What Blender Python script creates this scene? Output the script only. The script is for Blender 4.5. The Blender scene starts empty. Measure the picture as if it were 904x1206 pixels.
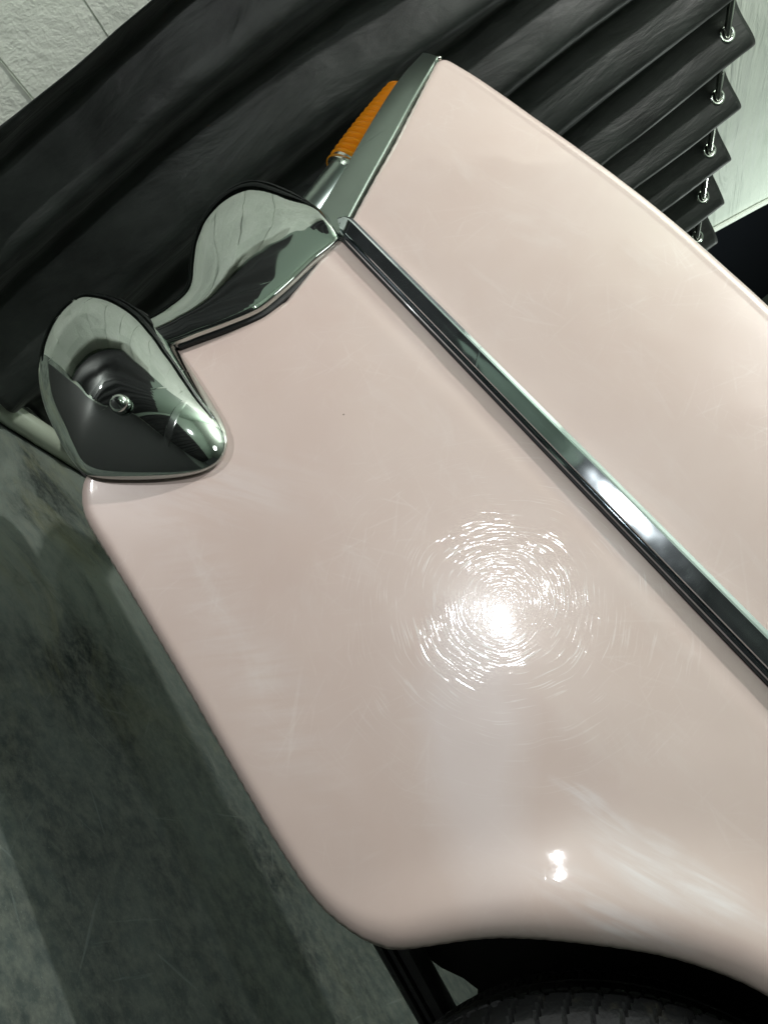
import bpy, bmesh, math, random
from mathutils import Vector, Matrix, noise
random.seed(4)
sc = bpy.context.scene
C = sc.collection

# ------------------------------------------------------------------ camera
TH = math.radians(26.2)
R_ = Vector((math.cos(TH), math.sin(TH), 0)); F_ = Vector((-math.sin(TH), math.cos(TH), 0)); U_ = Vector((0, 0, 1))
EX, EY = 0.62076, 0.78400
ix = R_ * EX + U_ * EY
iy = -(R_ * EY) + U_ * EX
cam = bpy.data.cameras.new('camera'); camo = bpy.data.objects.new('camera', cam); C.objects.link(camo)
m = Matrix((ix, iy, -F_)).transposed().to_4x4(); m.translation = Vector((0, 0, .59))
camo.matrix_world = m
cam.sensor_fit = 'VERTICAL'; cam.sensor_height = 36; cam.sensor_width = 27; cam.lens = 26.44
cam.clip_start = .02; cam.clip_end = 100
sc.camera = camo
sc.view_settings.view_transform = 'Standard'; sc.view_settings.look = 'None'
sc.view_settings.exposure = 0; sc.view_settings.gamma = 1
# ------------------------------------------------------------------ light
w = bpy.data.worlds.new('World'); sc.world = w; w.use_nodes = True
w.node_tree.nodes['Background'].inputs[0].default_value = (.80, .93, .86, 1)
w.node_tree.nodes['Background'].inputs[1].default_value = .035
def lamp(name, kind, loc, power, size, col, target=None):
    l = bpy.data.lights.new(name, kind); o = bpy.data.objects.new(name, l); C.objects.link(o)
    l.energy = power; l.color = col; o.location = loc
    if kind == 'AREA': l.shape = 'DISK'; l.size = size
    else: l.shadow_soft_size = size
    if target: o.rotation_euler = (Vector(target) - Vector(loc)).to_track_quat('-Z', 'Y').to_euler()
    return o
lamp('key_lamp', 'POINT', (-.88, -.15, 3.50), 250, .035, (1, .985, .95))
lamp('spot_lamp', 'POINT', (-.58, -.52, 1.195), 23, .015, (.97, .99, 1))
lamp('added_low_fill', 'POINT', (-1.47, -.24, .24), 20, .012, (1, .99, .96))  # unseen fill, added to brighten the lower front of the fender
lamp('ceiling_lamp', 'AREA', (1.2, -1.2, 3.9), 16, .8, (.93, 1, .95), (.6, -.6, 0))
lamp('far_lamp', 'POINT', (-.9, 3.4, 3.0), 26, .10, (.90, 1, .93))

# ------------------------------------------------------------------ helpers
def obj(name, verts, faces, mat, parent=None, smooth=True, uv=None):
    me = bpy.data.meshes.new(name); me.from_pydata([tuple(v) for v in verts], [], faces); me.update()
    bm = bmesh.new(); bm.from_mesh(me); bmesh.ops.recalc_face_normals(bm, faces=bm.faces); bm.to_mesh(me); bm.free()
    if smooth: me.polygons.foreach_set('use_smooth', [True] * len(me.polygons))
    me.materials.append(mat)
    o = bpy.data.objects.new(name, me); C.objects.link(o)
    if parent: o.parent = parent
    return o
def tag(o, label=None, cat=None, group=None, kind=None):
    if label: o['label'] = label
    if cat: o['category'] = cat
    if group: o['group'] = group
    if kind: o['kind'] = kind
    return o
def grid_faces(nu, nv, closed_v=False, off=0):
    f = []
    for i in range(nu - 1):
        for j in range(nv if closed_v else nv - 1):
            k = (j + 1) % nv
            f.append((off + i * nv + j, off + i * nv + k, off + (i + 1) * nv + k, off + (i + 1) * nv + j))
    return f
def sharp(o, ang=35):
    o.data.set_sharp_from_angle(angle=math.radians(ang)); return o
def box(name, lo, hi, mat, parent=None, bev=0):
    bm = bmesh.new(); bmesh.ops.create_cube(bm, size=1)
    for v in bm.verts: v.co = Vector([lo[k] + (v.co[k] + .5) * (hi[k] - lo[k]) for k in range(3)])
    if bev: bmesh.ops.bevel(bm, geom=bm.edges[:], offset=bev, segments=2, affect='EDGES')
    me = bpy.data.meshes.new(name); bm.to_mesh(me); bm.free(); me.materials.append(mat)
    o = bpy.data.objects.new(name, me); C.objects.link(o)
    if parent: o.parent = parent
    return o
def catmull(pts, n):
    P = [Vector(p) for p in pts]; L = [0]
    for a, b in zip(P, P[1:]): L.append(L[-1] + (b - a).length)
    out = []
    for i in range(n):
        s = L[-1] * i / (n - 1); k = 0
        while k < len(P) - 2 and s > L[k + 1]: k += 1
        t = (s - L[k]) / max(1e-9, L[k + 1] - L[k])
        p0 = P[max(0, k - 1)]; p1 = P[k]; p2 = P[k + 1]; p3 = P[min(len(P) - 1, k + 2)]
        if k == 0: p0 = p1 * 2 - p2
        if k == len(P) - 2: p3 = p2 * 2 - p1
        out.append(.5 * ((2 * p1) + (p2 - p0) * t + (2 * p0 - 5 * p1 + 4 * p2 - p3) * t * t + (3 * p1 - p0 - 3 * p2 + p3) * t ** 3))
    return out
def catmull_k(pts, n):          # uniform in knots, so two matched lists stay in step
    P = [Vector(p) for p in pts]; out = []
    for i in range(n):
        s = (len(P) - 1) * i / (n - 1); k = min(int(s), len(P) - 2); t = s - k
        p1 = P[k]; p2 = P[k + 1]; p0 = P[k - 1] if k else p1 * 2 - p2; p3 = P[k + 2] if k < len(P) - 2 else p2 * 2 - p1
        out.append(.5 * ((2 * p1) + (p2 - p0) * t + (2 * p0 - 5 * p1 + 4 * p2 - p3) * t * t + (3 * p1 - p0 - 3 * p2 + p3) * t ** 3))
    return out
def linear(pts, n):
    P = [Vector(p) for p in pts]; L = [0]
    for a, b in zip(P, P[1:]): L.append(L[-1] + (b - a).length)
    out = []
    for i in range(n):
        s = L[-1] * i / (n - 1); k = 0
        while k < len(P) - 2 and s > L[k + 1]: k += 1
        out.append(P[k].lerp(P[k + 1], (s - L[k]) / max(1e-9, L[k + 1] - L[k])))
    return out
def tube(name, pts, r, mat, parent=None, seg=10, flat=None):
    P = [Vector(p) for p in pts]; vs = []
    n = len(P)
    for i, p in enumerate(P):
        t = (P[min(i + 1, n - 1)] - P[max(i - 1, 0)]).normalized()
        a = t.cross(Vector((0, 1, 0)))
        if a.length < .1: a = t.cross(Vector((0, 0, 1)))
        a.normalize(); b = t.cross(a)
        rr = r(i / (n - 1)) if callable(r) else r
        for k in range(seg):
            q = 2 * math.pi * k / seg; vs.append(p + a * rr * math.cos(q) + b * rr * math.sin(q))
    f = grid_faces(n, seg, True); f.append(tuple(range(seg))); f.append(tuple(range((n - 1) * seg, n * seg)))
    return sharp(obj(name, vs, f, mat, parent), 50)

# ------------------------------------------------------------------ materials
class M:
    def __init__(s, name, **kw):
        s.m = bpy.data.materials.new(name); s.m.use_nodes = True; s.t = s.m.node_tree
        s.b = s.t.nodes['Principled BSDF']
        for k, v in kw.items(): s.set(k, v)
    def set(s, k, v):
        k = k.replace('_', ' '); i = s.b.inputs[k]
        if isinstance(v, bpy.types.NodeSocket): s.t.links.new(v, i)
        elif isinstance(v, tuple) and len(v) == 3: i.default_value = (*v, 1)
        else: i.default_value = v
    def n(s, typ, **kw):
        nd = s.t.nodes.new(typ)
        for k, v in kw.items():
            if isinstance(v, bpy.types.NodeSocket) or not hasattr(nd, k):
                key = int(k[1:]) if k[0] == '_' and k[1:].isdigit() else k.replace('_', ' ')
                if isinstance(v, bpy.types.NodeSocket): s.t.links.new(v, nd.inputs[key])
                elif isinstance(v, tuple) and len(v) == 3 and nd.inputs[key].type == 'RGBA': nd.inputs[key].default_value = (*v, 1)
                else: nd.inputs[key].default_value = v
            else: setattr(nd, k, v)
        return nd
    def pos(s): return s.n('ShaderNodeNewGeometry').outputs['Position']
    def map(s, v, scale=(1, 1, 1), rot=(0, 0, 0), loc=(0, 0, 0)):
        return s.n('ShaderNodeMapping', Vector=v, Scale=scale, Rotation=rot, Location=loc).outputs[0]
    def noise(s, v, scale, detail=4, rough=.55, dist=0):
        return s.n('ShaderNodeTexNoise', Vector=v, Scale=scale, Detail=detail, Roughness=rough, Distortion=dist).outputs[0]
    def ramp(s, f, a, b, c0=(0, 0, 0), c1=(1, 1, 1)):
        r = s.n('ShaderNodeValToRGB', Fac=f); e = r.color_ramp.elements
        e[0].position = a; e[0].color = (*c0, 1); e[1].position = b; e[1].color = (*c1, 1); return r.outputs[0]
    def math(s, op, a, b=0.0, c=0.0):
        nd = s.t.nodes.new('ShaderNodeMath'); nd.operation = op
        for i, v in enumerate((a, b, c)):
            if isinstance(v, bpy.types.NodeSocket): s.t.links.new(v, nd.inputs[i])
            else: nd.inputs[i].default_value = v
        return nd.outputs[0]
    def mix(s, f, a, b):
        nd = s.t.nodes.new('ShaderNodeMix'); nd.data_type = 'RGBA'
        for i, v in ((0, f), (6, a), (7, b)):
            if isinstance(v, bpy.types.NodeSocket): s.t.links.new(v, nd.inputs[i])
            elif isinstance(v, tuple): nd.inputs[i].default_value = (*v, 1)
            else: nd.inputs[i].default_value = v
        return nd.outputs[2]
    def bump(s, h, strength, dist, prev=None):
        nd = s.n('ShaderNodeBump', Height=h, Strength=strength, Distance=dist)
        if prev: s.t.links.new(prev, nd.inputs['Normal'])
        return nd.outputs[0]
    def scratches(s, p, rots, scale=60, stretch=.04, lo=.70, hi=.74):
        tot = None
        for i, a in enumerate(rots):
            v = s.map(p, rot=(0, math.radians(a), 0), loc=(i * 3.1, i * 1.7, i * 2.3))
            v = s.map(v, scale=(stretch, .3, 1))
            q = s.ramp(s.noise(v, scale, 2, .5, .15), lo, hi)
            tot = q if tot is None else s.math('ADD', tot, q)
        return tot

def paint_mat():
    a = M('pink_paint'); p = a.pos()
    n1 = a.ramp(a.noise(p, 3.2, 4, .6, .6), .35, .70)
    col = a.mix(n1, (.550, .428, .392), (.585, .474, .444))
    # dry compound residue smeared in pale patches
    v = a.map(p, rot=(0, math.radians(-35), 0), scale=(2.2, 1, 7))
    n2 = a.ramp(a.noise(v, 2.2, 6, .65, .8), .56, .80)
    col = a.mix(a.math('MULTIPLY', n2, .30), col, (.68, .62, .60))
    # rubbed patches of polish haze and scuffing
    def patch_(cx_, cz_, rx, rz, rot, soft=.5):
        q = a.n('ShaderNodeVectorMath', operation='ADD', _0=p, _1=a.n('ShaderNodeVectorMath', operation='SCALE', _0=a.n('ShaderNodeTexNoise', Vector=p, Scale=11.0, Detail=6.0).outputs[1], Scale=.06).outputs[0]).outputs[0]
        q = a.n('ShaderNodeVectorMath', operation='SUBTRACT', _0=q, _1=(cx_ + .03, 0.0, cz_ + .03)).outputs[0]
        q = a.map(q, rot=(0, math.radians(rot), 0)); q = a.map(q, scale=(1 / rx, 0, 1 / rz))
        L = a.n('ShaderNodeVectorMath', operation='LENGTH', _0=q).outputs['Value']
        return a.ramp(L, 1 - soft, 1.0, (1, 1, 1), (0, 0, 0))
    def streak(rot, sc_=60, lo=.42, hi=.66):
        v = a.map(a.map(p, rot=(0, math.radians(rot), 0)), scale=(.12, .3, 1)); return a.ramp(a.noise(v, sc_, 4, .6, .3), lo, hi)
    hz = patch_(-.13, .53, .19, .060, -30, .55)
    col = a.mix(a.math('MULTIPLY', hz, .70), col, (.645, .56, .56))
    s1 = a.math('MULTIPLY', patch_(.075, .592, .10, .026, 27, .6), a.math('ADD', a.math('MULTIPLY', streak(27, 90), .7), .3))
    s2 = a.math('MULTIPLY', patch_(-.005, .570, .050, .014, 15, .7), streak(20, 110))
    s3 = a.math('MULTIPLY', patch_(.06, .535, .09, .020, 32, .7), streak(32, 90))
    s4 = a.math('MULTIPLY', patch_(-.52, .45, .14, .07, 60, .8), streak(35, 70))
    s5 = a.math('MULTIPLY', patch_(-.33, .38, .30, .05, 0, .8), streak(60, 80))
    sc5 = a.math('ADD', a.math('ADD', s1, s2), a.math('ADD', a.math('MULTIPLY', s3, .8), a.math('ADD', a.math('MULTIPLY', s4, .35), a.math('MULTIPLY', s5, .3))))
    scuff = a.math('MINIMUM', sc5, 1.0)
    col = a.mix(a.math('MULTIPLY', scuff, .80), col, (.70, .655, .665))
    # tiny chips
    vor = a.n('ShaderNodeTexVoronoi', Vector=p, Scale=22.0)
    chip = a.math('LESS_THAN', vor.outputs['Distance'], .028)
    chip = a.math('MULTIPLY', chip, a.math('GREATER_THAN', a.noise(p, 5, 2), .58))
    col = a.mix(a.math('MULTIPLY', chip, .8), col, (.12, .09, .07))
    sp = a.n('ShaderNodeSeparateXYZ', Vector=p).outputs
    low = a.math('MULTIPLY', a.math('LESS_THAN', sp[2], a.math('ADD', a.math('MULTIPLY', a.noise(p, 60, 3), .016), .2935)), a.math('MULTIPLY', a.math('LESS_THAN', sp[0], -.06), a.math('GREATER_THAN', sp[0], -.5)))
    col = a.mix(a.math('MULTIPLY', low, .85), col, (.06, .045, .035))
    a.set('Base_Color', col)
    a.set('Roughness', .40); a.set('Coat_Weight', 1.0); a.set('Coat_IOR', 1.5)
    # circular buffing marks as bumps, with their glints also painted in pale
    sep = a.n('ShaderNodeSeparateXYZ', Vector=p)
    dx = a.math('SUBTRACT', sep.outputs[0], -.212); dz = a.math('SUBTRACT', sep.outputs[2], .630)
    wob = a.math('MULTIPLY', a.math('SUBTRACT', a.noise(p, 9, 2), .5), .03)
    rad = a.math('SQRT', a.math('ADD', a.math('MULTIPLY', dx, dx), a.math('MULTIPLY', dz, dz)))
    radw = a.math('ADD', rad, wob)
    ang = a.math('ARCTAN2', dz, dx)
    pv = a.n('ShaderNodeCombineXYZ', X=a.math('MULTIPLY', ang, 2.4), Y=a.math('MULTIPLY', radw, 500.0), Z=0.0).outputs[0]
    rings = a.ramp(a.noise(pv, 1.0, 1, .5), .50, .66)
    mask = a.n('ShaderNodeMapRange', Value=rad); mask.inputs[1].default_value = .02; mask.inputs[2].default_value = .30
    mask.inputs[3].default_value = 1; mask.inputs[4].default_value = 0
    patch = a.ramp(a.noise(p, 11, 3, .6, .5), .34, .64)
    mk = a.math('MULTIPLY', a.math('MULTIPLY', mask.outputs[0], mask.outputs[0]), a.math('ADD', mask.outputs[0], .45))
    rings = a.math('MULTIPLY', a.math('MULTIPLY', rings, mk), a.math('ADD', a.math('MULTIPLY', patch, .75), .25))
    scr = a.scratches(p, (12, 35, 55, 78, 98, 120, 140, 165), 170, .05, .64, .72)
    scr = a.math('MULTIPLY', scr, a.ramp(a.noise(p, 7, 3, .6), .45, .68))
    nb = a.bump(rings, .4, .00022)
    nb = a.bump(scr, .2, .00018, nb)
    nb = a.bump(a.noise(p, 260, 2, .5), .05, .0004, nb)
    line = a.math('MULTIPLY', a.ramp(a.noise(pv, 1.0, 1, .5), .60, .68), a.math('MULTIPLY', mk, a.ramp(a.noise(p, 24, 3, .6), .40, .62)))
    col = a.mix(a.math('MULTIPLY', line, .75), col, (.84, .82, .82))  # scratch glints put into the base colour along the rings
    col = a.mix(a.math('MULTIPLY', scr, .10), col, (.80, .77, .76))
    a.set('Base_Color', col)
    a.set('Coat_Normal', nb)
    a.set('Normal', a.bump(a.noise(p, 500, 2), .04, .0004, a.bump(rings, .12, .0002)))
    a.set('Roughness', a.math('SUBTRACT', .40, a.math('MULTIPLY', mk, .06)))
    cr = a.math('ADD', a.math('MULTIPLY', a.noise(p, 6, 3), .05), a.math('ADD', .018, a.math('MULTIPLY', mk, .025)))
    a.set('Coat_Roughness', cr)
    return a.m
def chrome_mat(name='chrome', col=(.50, .54, .515), rough=.02, sc_=.25):
    a = M(name, Base_Color=col, Metallic=1.0); p = a.pos()
    scr = a.scratches(p, (20, 75, 130), 55, .05, .72, .76)
    n = a.noise(p, 14, 3, .6)
    a.set('Roughness', a.math('ADD', a.math('MULTIPLY', a.ramp(n, .4, .8), .06), a.math('ADD', a.math('MULTIPLY', scr, .12), rough)))
    nb = a.bump(scr, sc_, .0006); nb = a.bump(a.noise(p, 9, 2), .25, .004, nb)
    a.set('Normal', nb); return a.m
def black_mat(name, c=(.006, .007, .007), r=.5):
    a = M(name, Base_Color=c, Roughness=r); p = a.pos()
    a.set('Normal', a.bump(a.noise(p, 90, 4), .3, .002)); return a.m
PAINT = paint_mat(); CHROME = chrome_mat(); DULL = chrome_mat('dull_bright_metal', (.30, .355, .325), .28, .5)
BLACK = black_mat('black_enamel'); RUBBERB = black_mat('black_rubber', (.010, .010, .010), .6)
STEEL = chrome_mat('steel', (.70, .72, .66), .18, .3)

def floor_mat():
    a = M('stained_floor'); p = a.pos()
    v = a.map(p, rot=(0, 0, math.radians(-20)), scale=(1, 1.5, 1))
    n1 = a.noise(v, 3.0, 10, .68, .4)
    n2 = a.noise(v, 2.3, 10, .70, .9)
    col = a.mix(a.ramp(n1, .34, .66), (.018, .025, .024), (.085, .105, .098))
    col = a.mix(a.math('MULTIPLY', a.ramp(n2, .52, .68), a.ramp(a.n('ShaderNodeSeparateXYZ', Vector=a.map(p, loc=(0, 0, 0), scale=(-1, 1, 1))).outputs[0], .3, 1.0, (.12, .12, .12), (.8, .8, .8))), col, (.25, .25, .14))
    fx = a.ramp(a.n('ShaderNodeSeparateXYZ', Vector=a.map(p, scale=(-1, 1, 1))).outputs[0], .55, 1.0)
    col = a.mix(a.math('MULTIPLY', fx, a.ramp(n1, .40, .60)), col, (.15, .175, .155))
    crack = a.n('ShaderNodeTexVoronoi', Vector=a.map(a.n('ShaderNodeVectorMath', operation='ADD', _0=p, _1=a.n('ShaderNodeTexNoise', Vector=p, Scale=5.0).outputs[1]).outputs[0], scale=(1, 1, 1)), Scale=2.4, feature='DISTANCE_TO_EDGE')
    ck = a.ramp(crack.outputs['Distance'], .0, .012, (1, 1, 1), (0, 0, 0))
    col = a.mix(a.math('MULTIPLY', ck, .25), col, (.02, .026, .024))
    tot = None
    for i, ang in enumerate((10, 48, 95, 140)):
        vv = a.map(a.map(p, rot=(0, 0, math.radians(ang)), loc=(i, i * 2, 0)), scale=(.05, 1, 1))
        q = a.ramp(a.noise(vv, 85, 2, .5, .2), .70, .76)
        tot = q if tot is None else a.math('ADD', tot, q)
    col = a.mix(a.math('MULTIPLY', tot, .22), col, (.24, .28, .27))
    n3 = a.noise(p, 38, 10, .75)
    col = a.mix(a.math('MULTIPLY', a.ramp(n3, .42, .62), .50), col, (.150, .160, .135))
    spk = a.ramp(a.noise(p, 190, 3, .8), .60, .70)
    col = a.mix(a.math('MULTIPLY', spk, .25), col, (.25, .28, .25))
    a.set('Base_Color', col)
    a.set('Specular_IOR_Level', .3)
    a.set('Roughness', a.math('ADD', a.math('MULTIPLY', n1, .35), .33))
    nb = a.bump(n2, .3, .01); nb = a.bump(ck, -.3, .003, nb); nb = a.bump(tot, .2, .001, nb)
    a.set('Normal', nb); return a.m
def wall_mat(name, c0, c1):
    a = M(name, Roughness=.6); p = a.pos()
    n = a.noise(p, 4, 8, .65, .5)
    col = a.mix(a.ramp(n, .3, .7), c0, c1)
    st = a.ramp(a.noise(p, 5.2, 6, .7, .4), .68, .72)
    col = a.mix(a.math('MULTIPLY', st, .55), col, (.16, .18, .155))
    a.set('Base_Color', col)
    nb = a.bump(a.noise(p, 60, 5, .65), .5, .006); nb = a.bump(a.noise(p, 7, 3, .5), .4, .02, nb)
    a.set('Normal', nb); return a.m
FLOOR = floor_mat()
WALL = wall_mat('pale_painted_wall', (.70, .76, .66), (.84, .88, .80))
def cloth_mat():
    a = M('black_cloth'); p = a.pos()
    n = a.noise(p, 5, 6, .65, .4)
    a.set('Base_Color', a.mix(a.ramp(n, .3, .75), (.0065, .008, .0072), (.020, .025, .022)))
    a.set('Roughness', .50); a.set('Specular_IOR_Level', .3); a.set('Sheen_Weight', .10); a.set('Sheen_Roughness', .4)
    wv = a.noise(a.map(p, scale=(1, 1, 1)), 420, 2)
    wr = a.noise(a.map(p, scale=(1, 1.0, .3)), 11, 4, .55, .5)
    nb = a.bump(wv, .25, .001); nb = a.bump(wr, .55, .014, nb); a.set('Normal', nb); return a.m
CLOTH = cloth_mat()

# ------------------------------------------------------------------ setting
tag(obj('floor', [(-8, -8, 0), (10, -8, 0), (10, 12, 0), (-8, 12, 0)], [(0, 1, 2, 3)], FLOOR), kind='structure')
WX = -1.66
box('ceiling', (-2.3, -3.2, 4.10), (5, 6, 4.15), M('ceiling_paint', Base_Color=(.40, .46, .40), Roughness=.7).m)['kind'] = 'structure'
# block wall at the left of the curtain
wallroot = bpy.data.objects.new('block_wall', None); C.objects.link(wallroot); wallroot.location = (WX, .2, 0)
tag(wallroot, 'pale green painted concrete block wall left of the black curtain', 'wall')
def wpart(o):
    o.parent = wallroot; o.matrix_parent_inverse = Matrix.Translation(-Vector(wallroot.location)); return o
JOINT = wall_mat('joint_mortar', (.62, .68, .59), (.74, .79, .70))
wpart(box('mortar', (WX - .2, .11, 0), (WX - .0005, 1.12, 1.93), JOINT))
bvar = []
for k in range(4):
    me = None
    o = box('brick', (-.09, -.1965, -.0968), (0, .1977, .0982), WALL, None, .0010)
    for v in o.data.vertices:
        if v.co.x > -.01: v.co.x += random.uniform(-.0025, .0025)
    bvar.append(o.data); bpy.data.objects.remove(o)
z0 = -.035; row = 0
while z0 < 1.8:
    y = .31 + (.198 if row % 2 else 0)
    while y < 1.15:
        o = bpy.data.objects.new('concrete_block', bvar[random.randrange(4)]); C.objects.link(o)
        o.location = (WX + random.uniform(0, .002), y, z0 + .0945)
        if z0 + .19 < 4.09 and z0 > -.04: wpart(o)
        else: bpy.data.objects.remove(o)
        y += .396
    z0 += .197; row += 1
box('upper_wall', (WX - .2, .11, 1.93), (WX - .001, 1.12, 4.09), WALL)['kind'] = 'structure'
# plain pale wall behind and above the curtain, ends in a leaning edge by the dark opening
a = M('pale_plaster', Roughness=.55); p = a.pos()
a.set('Base_Color', a.mix(a.ramp(a.noise(p, 3, 6, .6, .5), .3, .7), (.54, .60, .53), (.68, .73, .66)))
nb = a.bump(a.noise(a.map(p, rot=(math.radians(35), 0, 0), scale=(1, .35, 2.2)), 5, 4, .55, 1.2), .7, .03)
nb = a.bump(a.noise(p, 120, 3), .25, .002, nb); a.set('Normal', nb); PLASTER = a.m
vs = [(WX, 1.12, 0), (WX, 3.02, 0), (WX, 3.07, 2.40), (WX, 3.15, 2.55), (WX, 3.66, 4.09), (WX, 1.12, 4.09)]
vs += [(x - .06, y, z) for x, y, z in vs]
n = 6
pw = obj('plaster_wall', vs, [tuple(range(n)), tuple(range(n, 2 * n))] + [(i, (i + 1) % n, (i + 1) % n + n, i + n) for i in range(n)], PLASTER, smooth=False)
tag(pw, 'pale green plaster wall above the curtain rod with a slanting edge against darkness', 'wall')
tr = tube('edge_batten', [(WX + .012, 3.125, 2.50), (WX + .012, 3.26, 2.93), (WX + .012, 3.65, 4.05)], .012, M('white_batten', Base_Color=(.7, .75, .68), Roughness=.4).m, pw)
dk = M('dark_blue_cloth', Base_Color=(.004, .006, .014), Roughness=.9).m
tag(obj('dark_backdrop', [(WX - .5, 2.6, 0), (WX - .5, 5.6, 0), (WX - .5, 5.6, 4.09), (WX - .5, 2.6, 4.09), (WX - .53, 2.6, 0), (WX - .53, 5.6, 0), (WX - .53, 5.6, 4.09), (WX - .53, 2.6, 4.09)],
        [(0, 1, 2, 3), (4, 5, 6, 7), (0, 1, 5, 4), (1, 2, 6, 5), (2, 3, 7, 6), (3, 0, 4, 7)], dk, smooth=False), 'nearly black blue backdrop in the dark opening beyond the wall edge', 'backdrop')
# rest of the room, behind the camera (seen in the chrome)
SIDE = M('side_wall_paint', Base_Color=(.20, .26, .21), Roughness=.6).m
box('side_wall', (-2.2, -2.75, 0), (5, -2.6, 4.09), SIDE)['kind'] = 'structure'
box('front_wall', (WX - .2, -2.6, 0), (WX, .11, 4.09), SIDE)['kind'] = 'structure'
box('far_wall', (-2.0, 5.7, 0), (5, 5.8, 4.09), M('far_wall_paint', Base_Color=(.06, .07, .07), Roughness=.8).m)['kind'] = 'structure'

DARK = black_mat('matt_black_cloth', (.004, .005, .005), .8)
def drape(name, p0, p1, h, label):
    P0_, P1_ = Vector(p0), Vector(p1); d = P1_ - P0_; nrm = Vector((-d.y, d.x, 0)).normalized(); vv = []; n_ = int(d.length / .02)
    for i in range(n_):
        for j in range(8):
            q = P0_ + d * (i / (n_ - 1)); a_ = .03 * math.sin(i * .02 * 27 + j * .1) + .015 * math.sin(i * .02 * 9)
            vv.append(q + nrm * a_ + Vector((0, 0, .02 + (h - .02) * j / 7)))
    o = obj(name, vv, grid_faces(n_, 8), DARK); tag(o, label, 'curtain'); return o
drape('reflection_drape', (-1.50, -2.45, 0), (4.5, -2.45, 0), 1.9, 'unseen black drape added behind the camera to darken the chrome reflections')  # drapes added out of view so the chrome mirrors something dark
drape('reflection_drape', (-1.60, -2.40, 0), (-1.60, .15, 0), 1.30, 'unseen lower black drape added by the front wall to darken the chrome reflections')  # added too, kept low so the upper chrome still mirrors pale wall

mt = box('reflection_cloth', (-1.54, -2.3, .001), (.6, .60, .006), DARK); tag(mt, 'unseen black cloth added on the floor to darken the chrome reflections', 'reflection cloth')  # added out of view so the lower chrome reflects black
# pale pipe lying on the floor in front of the curtain
pp = tube('floor_pipe', [(-1.47, .95 + i * .25, .030) for i in range(12)], .030, M('ivory_pipe', Base_Color=(.42, .47, .38), Roughness=.22, Coat_Weight=.6).m, seg=20)
tag(pp, 'pale glossy pipe lying on the floor along the foot of the black curtain', 'pipe')

# ------------------------------------------------------------------ curtain
Y0c, Y1c = .765, 2.93
LAM = .236; YK = 1.886; XC = -1.50; ZR = 2.365
def cx(y, z):
    t = max(0, min(1, (z - .2) / 2.1))
    A = .050
    ph = (y - YK) / LAM + (1 - t) * (1.15 * noise.noise(Vector((y * 1.9, z * .6, 3))) + .10 * math.sin(z * 2.1)) 
    s = math.sin(2 * math.pi * ph)
    s = math.asin(.93 * s) / math.asin(.93) * .6 + s * .4
    big = (1 - t) * .05 * noise.noise(Vector((y * 1.1 + .4 * z, z * .35, 9)))
    wr = (1 - .7 * t) * (.010 * noise.noise(Vector((y * 7, z * 2.2, 1))) + .007 * (.5 - abs(noise.noise(Vector((y * 9 + z * 4, z * 4 - y * 2, 4))))) + .003 * noise.noise(Vector((y * 30, z * 14, 2))))
    return XC + A * s * (1 - (1 - t) * .35 * (.5 + .5 * math.sin(y * 7.3 + 1))) + big + wr
ny, nz = 420, 150
vs = []
for i in range(ny):
    y = Y0c + (Y1c - Y0c) * i / (ny - 1)
    top = 2.437 + .006 * math.sin(y * 23)
    for j in range(nz):
        f = j / (nz - 1); z = .055 + .02 * noise.noise(Vector((y * 2, 0, 0))) + (top - .055) * f
        vs.append((cx(y, z), y + .012 * math.sin(z * 3), z))
cur = obj('curtain', vs, grid_faces(ny, nz), CLOTH)
mod = cur.modifiers.new('t', 'SOLIDIFY'); mod.thickness = .0016
tag(cur, 'black cloth curtain hanging in vertical folds from a steel rod by metal grommets', 'curtain')
rod = tube('curtain_rod', [(XC, Y0c - .1, ZR), (XC, 1.9, ZR), (XC, 3.0, ZR)], .0105, STEEL, seg=20)
tag(rod, 'thin round steel rod threaded through the grommets of the black curtain', 'curtain rod')
GROM = chrome_mat('grommet_steel', (.72, .76, .72), .10, .2)
seg, sg2 = 28, 8; gv = []
for i in range(seg):
    a_ = 2 * math.pi * i / seg
    for j in range(sg2):
        b_ = 2 * math.pi * j / sg2; rr = .0215 + .0065 * math.cos(b_)
        gv.append((rr * math.cos(a_), rr * math.sin(a_), .0035 * math.sin(b_)))
gf = [(i * sg2 + j, i * sg2 + (j + 1) % sg2, ((i + 1) % seg) * sg2 + (j + 1) % sg2, ((i + 1) % seg) * sg2 + j) for i in range(seg) for j in range(sg2)]
g0 = None
for k in range(-9, 10):
    yk = YK + LAM * .5 * k + (.012 * math.sin(ZR * 3))
    if not (Y0c + .02 < yk < Y1c - .03): continue
    if g0 is None: g = g0 = obj('grommet', gv, gf, GROM, cur)
    else: g = g0.copy(); C.objects.link(g); g.parent = cur
    yy = yk - .012 * math.sin(ZR * 3)
    d = (cx(yy + .004, ZR) - cx(yy - .004, ZR)) / .008
    nrm = Vector((1, -d, 0)).normalized()
    g.rotation_euler = nrm.to_track_quat('Z', 'Y').to_euler(); g.location = (cx(yy, ZR), yk, ZR)

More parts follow.
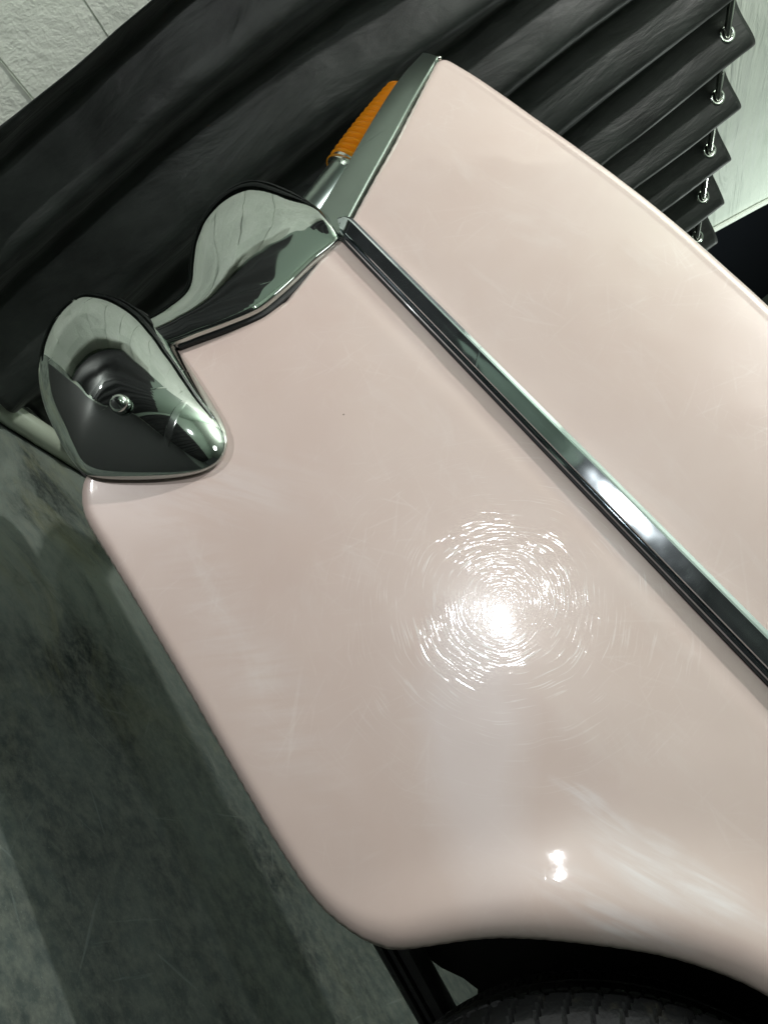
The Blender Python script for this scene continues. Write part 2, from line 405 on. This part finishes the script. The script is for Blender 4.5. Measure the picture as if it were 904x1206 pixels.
# ------------------------------------------------------------------ the car
car = bpy.data.objects.new('vintage_car', None); C.objects.link(car); car.location = (.355, .83, 0)
tag(car, 'pale pink vintage car front fender with long chrome side trim and chrome bumper end', 'car')
def cpart(o, parent=None):
    o.parent = parent or car
    return o
def Yf(z):
    a = .72 + .175 * (z - .31)
    if z < .8: a -= .006 * math.sin(math.pi * max(0, z - .31) / .49)
    else: a -= .007 * math.sin(math.pi * min(1, (z - .8) / .32))
    return a
TOP = [(-1.0, 1.106), (-.9134, 1.1135), (-.7909, 1.1165), (-.6457, 1.1175), (-.5057, 1.1127), (-.3905, 1.103), (-.3097, 1.094), (-.05, 1.06), (.35, 1.0)]
FRONT = [(-.66, .331), (-.7325, .4184), (-.7532, .5077), (-.7255, .6222), (-.7266, .6613), (-.7625, .7405), (-.7775, .783), (-.8276, .8603), (-.883, .947), (-.939, 1.0254), (-1.0, 1.106)]
BOT = [(-.66, .331), (-.645, .316), (-.62, .3045), (-.585, .3003), (-.4893, .3043), (-.3228, .3092), (-.1785, .3115), (-.1177, .3145), (-.08, .3199), (-.0524, .3306), (-.03, .344), (-.0125, .3630),
       (.0166, .4203), (.0406, .4575), (.0764, .5017), (.1135, .5422), (.1496, .572), (.1805, .5904), (.23, .612), (.29, .624), (.35, .630)]
V3 = lambda L: [Vector((x, z, 0)) for x, z in L]
NU, NV = 330, 230
bot = catmull(V3(BOT), NU); top = catmull(V3(TOP), NU); lef = linear(V3(FRONT), NV); rig = linear([Vector((.35, .63, 0)), Vector((.35, 1.0, 0))], NV)
edge_poly = catmull(V3(BOT), 240)
front_poly = linear(V3(FRONT), 80)
archd = [q for q in edge_poly if q.x > -.03]
def dseg(p, poly):
    best = 9
    for q in poly:
        d = (q.x - p.x) ** 2 + (q.y - p.y) ** 2
        if d < best: best = d
    return math.sqrt(best)
def sm(a, b, x):
    t = max(0, min(1, (x - a) / (b - a))); return t * t * (3 - 2 * t)
def fY(x, z, de=None, df=None):
    p = Vector((x, z, 0)); y = Yf(z)
    if de is None: de = dseg(p, edge_poly)
    if df is None: df = dseg(p, front_poly)
    if de < .30:
        da = dseg(p, archd)
        y -= .014 * math.exp(-((da - .026) / .048) ** 2) * sm(-.10, .05, x)
    wv = .016 + .018 * sm(-.12, .02, x)          # the edge roll is tight along the sill and wide over the arch
    t = max(0, 1 - de / wv); y += (.009 + .004 * sm(-.12, .02, x)) * (1 - math.sqrt(max(0, 1 - t * t)))
    t = max(0, 1 - df / .014); y += .006 * (1 - math.sqrt(max(0, 1 - t * t)))
    # soft swage above the lower front corner and the ledge under the trim
    g = (z - .770 - .0); y += .0012 * math.exp(-((z - .752) / .010) ** 2)
    y += .0022 * noise.noise(Vector((x * 4.5, z * 5, 0))) + .00035 * noise.noise(Vector((x * 22, z * 22, 5)))
    return y
vs = []
c00, c10, c01, c11 = bot[0], bot[-1], top[0], top[-1]
for i in range(NU):
    s = i / (NU - 1)
    for j in range(NV):
        t = j / (NV - 1)
        p = bot[i] * (1 - t) + top[i] * t + lef[j] * (1 - s) + rig[j] * s - (c00 * (1 - s) * (1 - t) + c10 * s * (1 - t) + c01 * (1 - s) * t + c11 * s * t)
        vs.append(Vector((p.x, 0, p.y)))
from mathutils.kdtree import KDTree
def kd(poly):
    k = KDTree(len(poly))
    for i, q in enumerate(poly): k.insert(Vector((q.x, q.y, 0)), i)
    k.balance(); return k
ke, kf = kd(catmull(V3(BOT), 900)), kd(linear(V3(FRONT), 500))
for v in vs:
    q = Vector((v.x, v.z, 0)); v.y = fY(v.x, v.z, ke.find(q)[2], kf.find(q)[2])
faces = grid_faces(NU, NV)
# crown of the fender: rounded shoulder, then a strip of top surface running inward
NT = 12; off = len(vs)
rt = .022
for i in range(NU):
    b0 = vs[i * NV + NV - 1].copy()
    for k in range(1, NT + 1):
        if k <= 8:
            q = k / 8 * math.radians(80); vs.append(b0 + Vector((0, rt * (1 - math.cos(q)), rt * math.sin(q))))
        else:
            base = b0 + Vector((0, rt * (1 - math.cos(math.radians(80))), rt * math.sin(math.radians(80))))
            vs.append(base + Vector((0, (k - 8) * .008, (k - 8) * .001)))
for i in range(NU - 1):
    for k in range(NT):
        A = i * NV + NV - 1 if k == 0 else off + i * NT + k - 1
        B = (i + 1) * NV + NV - 1 if k == 0 else off + (i + 1) * NT + k - 1
        faces.append((A, B, off + (i + 1) * NT + k, off + i * NT + k))
# turned-in flange along the front and the lower edge
def flange(idx, dv, n=4):
    base = len(vs)
    for a_ in idx:
        for k in range(1, n + 1): vs.append(vs[a_] + dv * (k / n))
    for m_ in range(len(idx) - 1):
        for k in range(n):
            A = idx[m_] if k == 0 else base + m_ * n + k - 1
            B = idx[m_ + 1] if k == 0 else base + (m_ + 1) * n + k - 1
            faces.append((A, B, base + (m_ + 1) * n + k, base + m_ * n + k))
flange([i * NV for i in range(NU)], Vector((0, .022, .004)))
flange([j for j in range(NV)], Vector((.003, .02, 0)))
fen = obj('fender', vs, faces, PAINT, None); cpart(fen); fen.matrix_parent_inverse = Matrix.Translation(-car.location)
def fix(o): o.matrix_parent_inverse = Matrix.Translation(-car.location); return o

# side trim: one chrome moulding with a rounded nose
def trim_c(x):
    t = (x + .79) / .79
    return .798 - .005 * min(1, max(0, t)) , .0155 + .0022 * min(1, max(0, t))
prof = [(0, 1.0), (.006, .98), (.0115, .90), (.0148, .64), (.0155, .50), (.0151, .25), (.0146, -.05), (.0141, -.32), (.0136, -.56), (.0122, -.62), (.0062, -.66), (.0058, -.72), (.0085, -.78), (.0080, -.92), (.0040, -1.0), (0, -1.02)]
vs2 = []; nx = 200
for i in range(nx):
    x = -.795 + (1.1 * i / (nx - 1)); z, hw = trim_c(x)
    k = min(1, (x + .797) / .030); k = math.sqrt(max(.0, 1 - (1 - k) ** 2)) if k < 1 else 1
    k = max(k, .08)
    z = z + (1 - k) * -.006
    for o_, q in prof:
        zz = z + hw * q * k; yb = Yf(z) + .0002 * 0 + (Yf(zz) - Yf(z)) * .6
        vs2.append(Vector((x - .010 * (q) * (1 if x < -.7 else 1), yb - .001 - o_ * (.3 + .7 * k) + .002 * (o_ == 0), zz)))
fc = grid_faces(nx, len(prof)); fc.append(tuple(range(len(prof))))
tr = obj('side_trim', vs2, fc, CHROME); cpart(tr); fix(tr); sharp(tr, 9); tr.data.materials[0] = chrome_mat('trim_chrome', (.60, .66, .69), .06, .04)
# thin painted line and dark sealing lip under the trim
lipv = []
for i in range(80):
    x = -.775 + 1.08 * i / 79; z, hw = trim_c(x); zz = z - hw * 1.06; lipv.append((x, Yf(zz) - .0012, zz))
fix(cpart(tube('trim_seal', lipv, .0017, RUBBERB, seg=6)))

# chrome pieces at the front end ------------------------------------------------
def blob(name, L, R, bulge, back, mat, rows=70, nc=26, power=.75, asym=1, cap=None, smo=0):
    l = catmull_k(L, rows); r = catmull_k(R, rows); vv = []
    for it in range(smo):
        for q in (l, r):
            o_ = [x.copy() for x in q]
            for i in range(1, rows - 1): q[i] = o_[i - 1] * .25 + o_[i] * .5 + o_[i + 1] * .25
    for i in range(rows):
        t = i / (rows - 1); a_, b_ = l[i], r[i]; mid = (a_ + b_) / 2; hw = (a_ - b_) / 2; wdt = hw.length
        e = cap(t) if cap else 1
        for k in range(nc):
            q = 2 * math.pi * k / nc
            c_, s_ = math.cos(q), math.sin(q)
            c2 = math.copysign(abs(c_) ** (power * .8), c_); s2 = math.copysign(abs(s_) ** power, s_)
            bb = (bulge if s_ > 0 else back) * min(1, wdt / .06) * e
            if s_ > 0: bb *= asym + (1 - asym) * min(1, (c2 + 1) * 1.1)
            vv.append(mid + hw * c2 + Vector((0, -bb * s2, 0)))
    f = grid_faces(rows, nc, True); f.append(tuple(range(nc))); f.append(tuple(range((rows - 1) * nc, rows * nc)))
    return sharp(obj(name, vv, f, mat), 60)
WL = [(-.8434, .835, .7968), (-.9513, .851, .7857), (-1.0137, .8415, .7527), (-1.0121, .8251, .6957), (-.9666, .8091, .6336), (-.9084, .8001, .593), (-.8634, .7954, .5689), (-.8481, .789, .5316), (-.8504, .7841, .4973), (-.8556, .7795, .4568)]
WR = [(-.7715, .7995, .7793), (-.765, .7935, .7594), (-.7572, .7851, .7308), (-.7407, .7732, .6886), (-.7284, .763, .6494), (-.7241, .7563, .6215), (-.7315, .7469, .5768), (-.7404, .7408, .5428), (-.7491, .7361, .5122), (-.7707, .7309, .4703)]
wing = fix(cpart(blob('bumper_wing', WL, WR, .030, .05, CHROME, asym=.25, smo=4)))
wing['label'] = 'flared chrome upper bumper wing above the bumper end'
BL = [(-.913, .735, .4481), (-.9017, .730, .3975), (-.8581, .7221, .3527), (-.7953, .7211, .3323), (-.7231, .7208, .3272), (-.6719, .721, .3302), (-.6453, .7213, .3372), (-.6357, .7216, .3429)]
BR = [(-.896, .7197, .459), (-.854, .7232, .4902), (-.7971, .7249, .503), (-.718, .7248, .5026), (-.6397, .7249, .5035), (-.5838, .7249, .5028), (-.5441, .7221, .4811), (-.5603, .7164, .4209)]
def capf(t): return math.sqrt(max(.0, 1 - (1 - min(1, t / .16)) ** 2)) * .9 + .1 if t < .16 else (math.sqrt(max(0, 1 - (max(0, t - .93) / .07) ** 2)) * .85 + .15)
def capf2(t): return capf(t) * (1 if t < .45 else .30 + .70 * (.5 + .5 * math.cos(math.pi * (t - .45) / .55)))
BOUT = [(-0.9225, 0.7328, 0.4433), (-0.9093, 0.7264, 0.3995), (-0.8616, 0.7205, 0.3572), (-0.7919, 0.7171, 0.3327), (-0.7184, 0.7164, 0.3273), (-0.6693, 0.7165, 0.3284), (-0.6397, 0.7181, 0.3397), (-0.6054, 0.723, 0.3755), (-0.5723, 0.7292, 0.419), (-0.5556, 0.7347, 0.4556), (-0.5626, 0.7388, 0.4821), (-0.5933, 0.7416, 0.4998), (-0.6555, 0.7423, 0.5044), (-0.7362, 0.7425, 0.5051), (-0.8074, 0.7422, 0.5036), (-0.8634, 0.74, 0.4901), (-0.9008, 0.7367, 0.4692)]
def shell(name, out_, ctr, bulge, back, mat, grow_=0, n_o=120, n_r=26, dy=0):
    q = [Vector(p) for p in out_]; cl = []
    m_ = len(q)
    for i in range(n_o):
        s_ = m_ * i / n_o; k = int(s_); t = s_ - k
        p0, p1, p2, p3 = q[k - 1], q[k % m_], q[(k + 1) % m_], q[(k + 2) % m_]
        cl.append(.5 * ((2 * p1) + (p2 - p0) * t + (2 * p0 - 5 * p1 + 4 * p2 - p3) * t * t + (3 * p1 - p0 - 3 * p2 + p3) * t ** 3))
    for it in range(5): cl = [cl[i - 1] * .25 + cl[i] * .5 + cl[(i + 1) % n_o] * .25 for i in range(n_o)]
    c_ = Vector(ctr)
    if grow_: cl = [p + (p - c_).normalized() * grow_ for p in cl]
    vv = []
    for side, b_ in ((1, bulge), (-1, back)):
        for j in range(n_r):
            rr = math.sin(math.pi / 2 * (j + 1) / n_r) if side == 1 else math.sin(math.pi / 2 * (n_r - 1 - j + .02) / n_r)
            for p in cl: vv.append(c_ + (p - c_) * rr + Vector((0, dy - side * b_ * (max(0, 1 - rr ** 2.3)) ** .62, 0)))
    f = grid_faces(2 * n_r, n_o, True); f += [tuple(range(n_o)), tuple(range((2 * n_r - 1) * n_o, 2 * n_r * n_o))]
    return obj(name, vv, f, mat)
bump_ = fix(cpart(shell('bumper_end', BOUT, (-.715, .722, .430), .046, .012, CHROME, grow_=.004)))
bump_['label'] = 'chrome wraparound bumper end with rounded tip'
def grow(L, R, d, dy):
    A, B = [], []
    for a_, b_ in zip(L, R):
        a_, b_ = Vector(a_), Vector(b_); u = (a_ - b_).normalized() * d
        A.append(a_ + u + Vector((0, dy, 0))); B.append(b_ - u + Vector((0, dy, 0)))
    return A, B
fix(cpart(shell('bumper_rim_shade', BOUT, (-.715, .722, .430), .004, .006, RUBBERB, grow_=.0075, dy=.010)))  # black rim piece; below the bumper it stands in for gap shadow
A, B = grow(WL[:9], WR[:9], .005, .014)
fix(cpart(blob('wing_gasket', A, B, .006, .02, RUBBERB, power=.6, smo=4)))
# small chrome dome
def dome(name, c, r, mat):
    vv = []; n1, n2 = 12, 24
    for i in range(n1 + 1):
        a_ = math.pi / 2 * 1.25 * i / n1
        for k in range(n2):
            q = 2 * math.pi * k / n2
            vv.append(Vector(c) + Vector((r * math.sin(a_) * math.cos(q), -r * math.cos(a_), r * math.sin(a_) * math.sin(q))))
    return obj(name, vv, grid_faces(n1 + 1, n2, True), mat)
bo = dome('chrome_dome', (-.6640, .6770, .4230), .0125, CHROME); bo.parent = bump_

ZL = [(-1.0640, .883, 1.1190), (-1.0244, .8615, 1.0484), (-.9685, .8423, .9631), (-.9085, .8302, .8676), (-.8609, .8214, .7857)]
ZRr = [(-1.0047, .859, 1.1146), (-.941, .8356, 1.0264), (-.885, .8196, .948), (-.830, .8096, .861), (-.7800, .8006, .784)]
l = catmull_k(ZL, 40); r = catmull_k(ZRr, 40); vv = []
for i in range(40):
    a_, b_ = l[i], r[i]; u = (a_ - b_).normalized()
    prf = [b_ + Vector((0, .012, 0)), b_ + Vector((0, .002, 0)), b_ + u * .002 - Vector((0, .0005, 0)), (a_ * .33 + b_ * .67) - Vector((0, .0012, 0)), (a_ * .66 + b_ * .34) - Vector((0, .0015, 0)), a_ - u * .003, a_ + Vector((0, .003, 0)), a_ + Vector((.004, .04, 0)), a_ + Vector((.012, .12, 0)), a_ + Vector((.03, .12, 0)), a_ * .6 + b_ * .4 + Vector((0, .03, 0))]
    vv += prf
n = 11; f = grid_faces(40, n, True); f += [tuple(range(n)), tuple(range(39 * n, 40 * n))]
bez = fix(cpart(sharp(obj('headlight_bezel', vv, f, DULL), 18)))
bez['label'] = 'dull metal headlight bezel strip'
sw = dome('screw', (-.9975, .857, 1.1125), .0035, STEEL); fix(cpart(sw))
# signal lamp: pale housing, collar, ribbed amber lens
sigr = bpy.data.objects.new('signal_lamp', None); C.objects.link(sigr); sigr.parent = car; fix(sigr)
sigr['label'] = 'ribbed amber signal lens on a pale metal housing'
P0 = Vector((-.950, .915, .800)); P1 = Vector((-.9735, .915, .893)); P2 = Vector((-1.040, .915, 1.062))
def lathe(name, a_, b_, prof_, mat, seg=36):
    ax = (b_ - a_); L = ax.length; ax.normalize(); s1 = Vector((0, 1, 0)); s1 = (s1 - ax * s1.dot(ax)).normalized(); s2 = ax.cross(s1); vv = []
    for t, rr in prof_:
        for k in range(seg):
            q = 2 * math.pi * k / seg; vv.append(a_ + ax * L * t + (s1 * math.cos(q) + s2 * math.sin(q)) * rr)
    f = grid_faces(len(prof_), seg, True); f += [tuple(range(seg)), tuple(range((len(prof_) - 1) * seg, len(prof_) * seg))]
    o = sharp(obj(name, vv, f, mat), 50); o.parent = sigr; return o
amb = M('amber_plastic', Base_Color=(.74, .30, .012), Roughness=.12, Coat_Weight=.5); amb.b.inputs['Subsurface Weight'].default_value = .0
amb.b.inputs['Transmission Weight'].default_value = .12
lp = []
NR = 15
for i in range(NR * 6 + 1):
    t = i / (NR * 6); env = .0425 * (1 - .22 * t ** 2) * min(1, math.sqrt(max(0, 1 - max(0, (t - .9) / .1) ** 2)) + .05)
    lp.append((t, env * (1 + .17 * math.cos(2 * math.pi * i / 6))))
lathe('lens', P1, P2, lp, amb.m)
lathe('lamp_housing', P0 - Vector((-.004, 0, .012)), P1, [(0, .036), (.1, .038), (.9, .041), (1, .041)], DULL)
lathe('collar', P1 - (P1 - P0) * .06, P1 + (P1 - P0) * .08, [(0, .042), (.02, .047), (.9, .047), (1, .043)], STEEL)

# frame rail with three ridges, tapering to the rear, below the fender
vv = []
pr = [(0, 0), (-.004, .1), (-.004, .22), (.004, .27), (.004, .33), (-.004, .38), (-.004, .50), (.004, .55), (.004, .61), (-.004, .66), (-.004, .95), (0, 1), (.05, 1), (.05, 0)]
for i in range(30):
    t = i / 29; x = -.12 + .62 * t; ht = .030 * (1 - t) + .008
    zb = .288
    for dy, q in pr: vv.append((x, .895 + dy, zb + ht * q))
n = len(pr); f = grid_faces(30, n, True); f += [tuple(range(n)), tuple(range(29 * n, 30 * n))]
fix(cpart(sharp(obj('frame_rail', vv, f, black_mat('rail_black', (.012, .013, .013), .28)), 30)))
# inner fender behind the wheel opening
out = [(-.030, .355), (-.004, .316), (.010, .3175), (.0234, .3237), (.0442, .3381), (.0611, .3452), (.0706, .3378), (.082, .30), (.10, .22), (.16, .13), (.75, .13), (.75, .95), (.02, .95), (-.03, .70)]
vv = [(x, .95, z) for x, z in out] + [(x, 1.02, z) for x, z in out]; n = len(out)
fix(cpart(obj('inner_fender', vv, [tuple(range(n)), tuple(range(n, 2 * n))] + [(i, (i + 1) % n, (i + 1) % n + n, i + n) for i in range(n)], BLACK, smooth=False)))
# liner arching over the tyre
vv = []
for i in range(40):
    a_ = math.radians(163 - 163 * i / 39); cxx, czz = .36, .31
    for yv in (.775, .95): vv.append((cxx + .375 * math.cos(a_), yv, czz + .375 * math.sin(a_)))
o = obj('wheel_arch_liner', [v for v in vv if v[0] > .02 or v[2] > .40], grid_faces(len([v for v in vv if v[0] > .02 or v[2] > .40]) // 2, 2), BLACK)
fix(cpart(o))

# wheel ---------------------------------------------------------------------------
wh = bpy.data.objects.new('wheel', None); C.objects.link(wh); wh.parent = car; fix(wh)
a = M('tyre_rubber'); p = a.pos()
dirt = a.ramp(a.noise(p, 30, 5, .7), .56, .72)
a.set('Base_Color', a.mix(a.math('MULTIPLY', dirt, .35), (.018, .019, .019), (.13, .12, .08)))
a.set('Roughness', .55); a.set('Normal', a.bump(a.noise(p, 200, 4), .4, .002)); RUB = a.m
WC = Vector((.355, .87, .302)); RR = .299
NA = 720
# (y from centre, radius, kind)
tp = [(-.050, .190, 0), (-.072, .205, 0), (-.084, .225, 0), (-.089, .245, 0), (-.088, .262, 0), (-.084, .274, 0), (-.079, .2835, 1), (-.074, .2885, 1), (-.067, .2925, 1), (-.058, .2950, 1), (-.050, .2962, 1),
      (-.0485, .2900, 2), (-.0445, .2900, 2), (-.043, .2970, 3), (-.034, .2980, 3), (-.0260, .2985, 3), (-.0245, .2915, 2), (-.0200, .2915, 2), (-.0185, .2988, 3), (-.008, .2990, 3), (.008, .2990, 3),
      (.0185, .2988, 3), (.0200, .2915, 2), (.0245, .2915, 2), (.026, .2985, 3), (.043, .2970, 3), (.0445, .2900, 2), (.0485, .2900, 2), (.050, .2962, 1), (.067, .2925, 1), (.079, .2835, 1), (.088, .262, 0), (.089, .245, 0), (.072, .205, 0), (.050, .190, 0)]
vv = []
NL = 72
for i in range(NA):
    a_ = 2 * math.pi * i / NA
    for y, rr, kd_ in tp:
        ph = (a_ * NL / (2 * math.pi) + y * 14) % 1
        g = 0
        if kd_ == 1: g = .0055 if ph < .16 else 0
        if kd_ == 3: g = .003 if (ph * 2 + .3) % 1 < .14 else 0
        r_ = rr - g
        vv.append(WC + Vector((r_ * math.cos(a_), y, r_ * math.sin(a_))))
n = len(tp); f = grid_faces(NA, n) + [((NA - 1) * n + j, (NA - 1) * n + j + 1, j + 1, j) for j in range(n - 1)]
ty = sharp(obj('tyre', vv, f, RUB), 30); ty.parent = wh
vv = []; rp = [(-.05, .19), (-.058, .195), (-.055, .18), (-.035, .17), (-.02, .12), (-.05, .08), (-.06, .04), (-.062, .001)]
for i in range(64):
    a_ = 2 * math.pi * i / 64
    for y, rr in rp: vv.append(WC + Vector((rr * math.cos(a_), y, rr * math.sin(a_))))
n = len(rp); f = [(i * n + j, ((i + 1) % 64) * n + j, ((i + 1) % 64) * n + j + 1, i * n + j + 1) for i in range(64) for j in range(n - 1)]
ri = obj('rim', vv, f, STEEL); ri.parent = wh
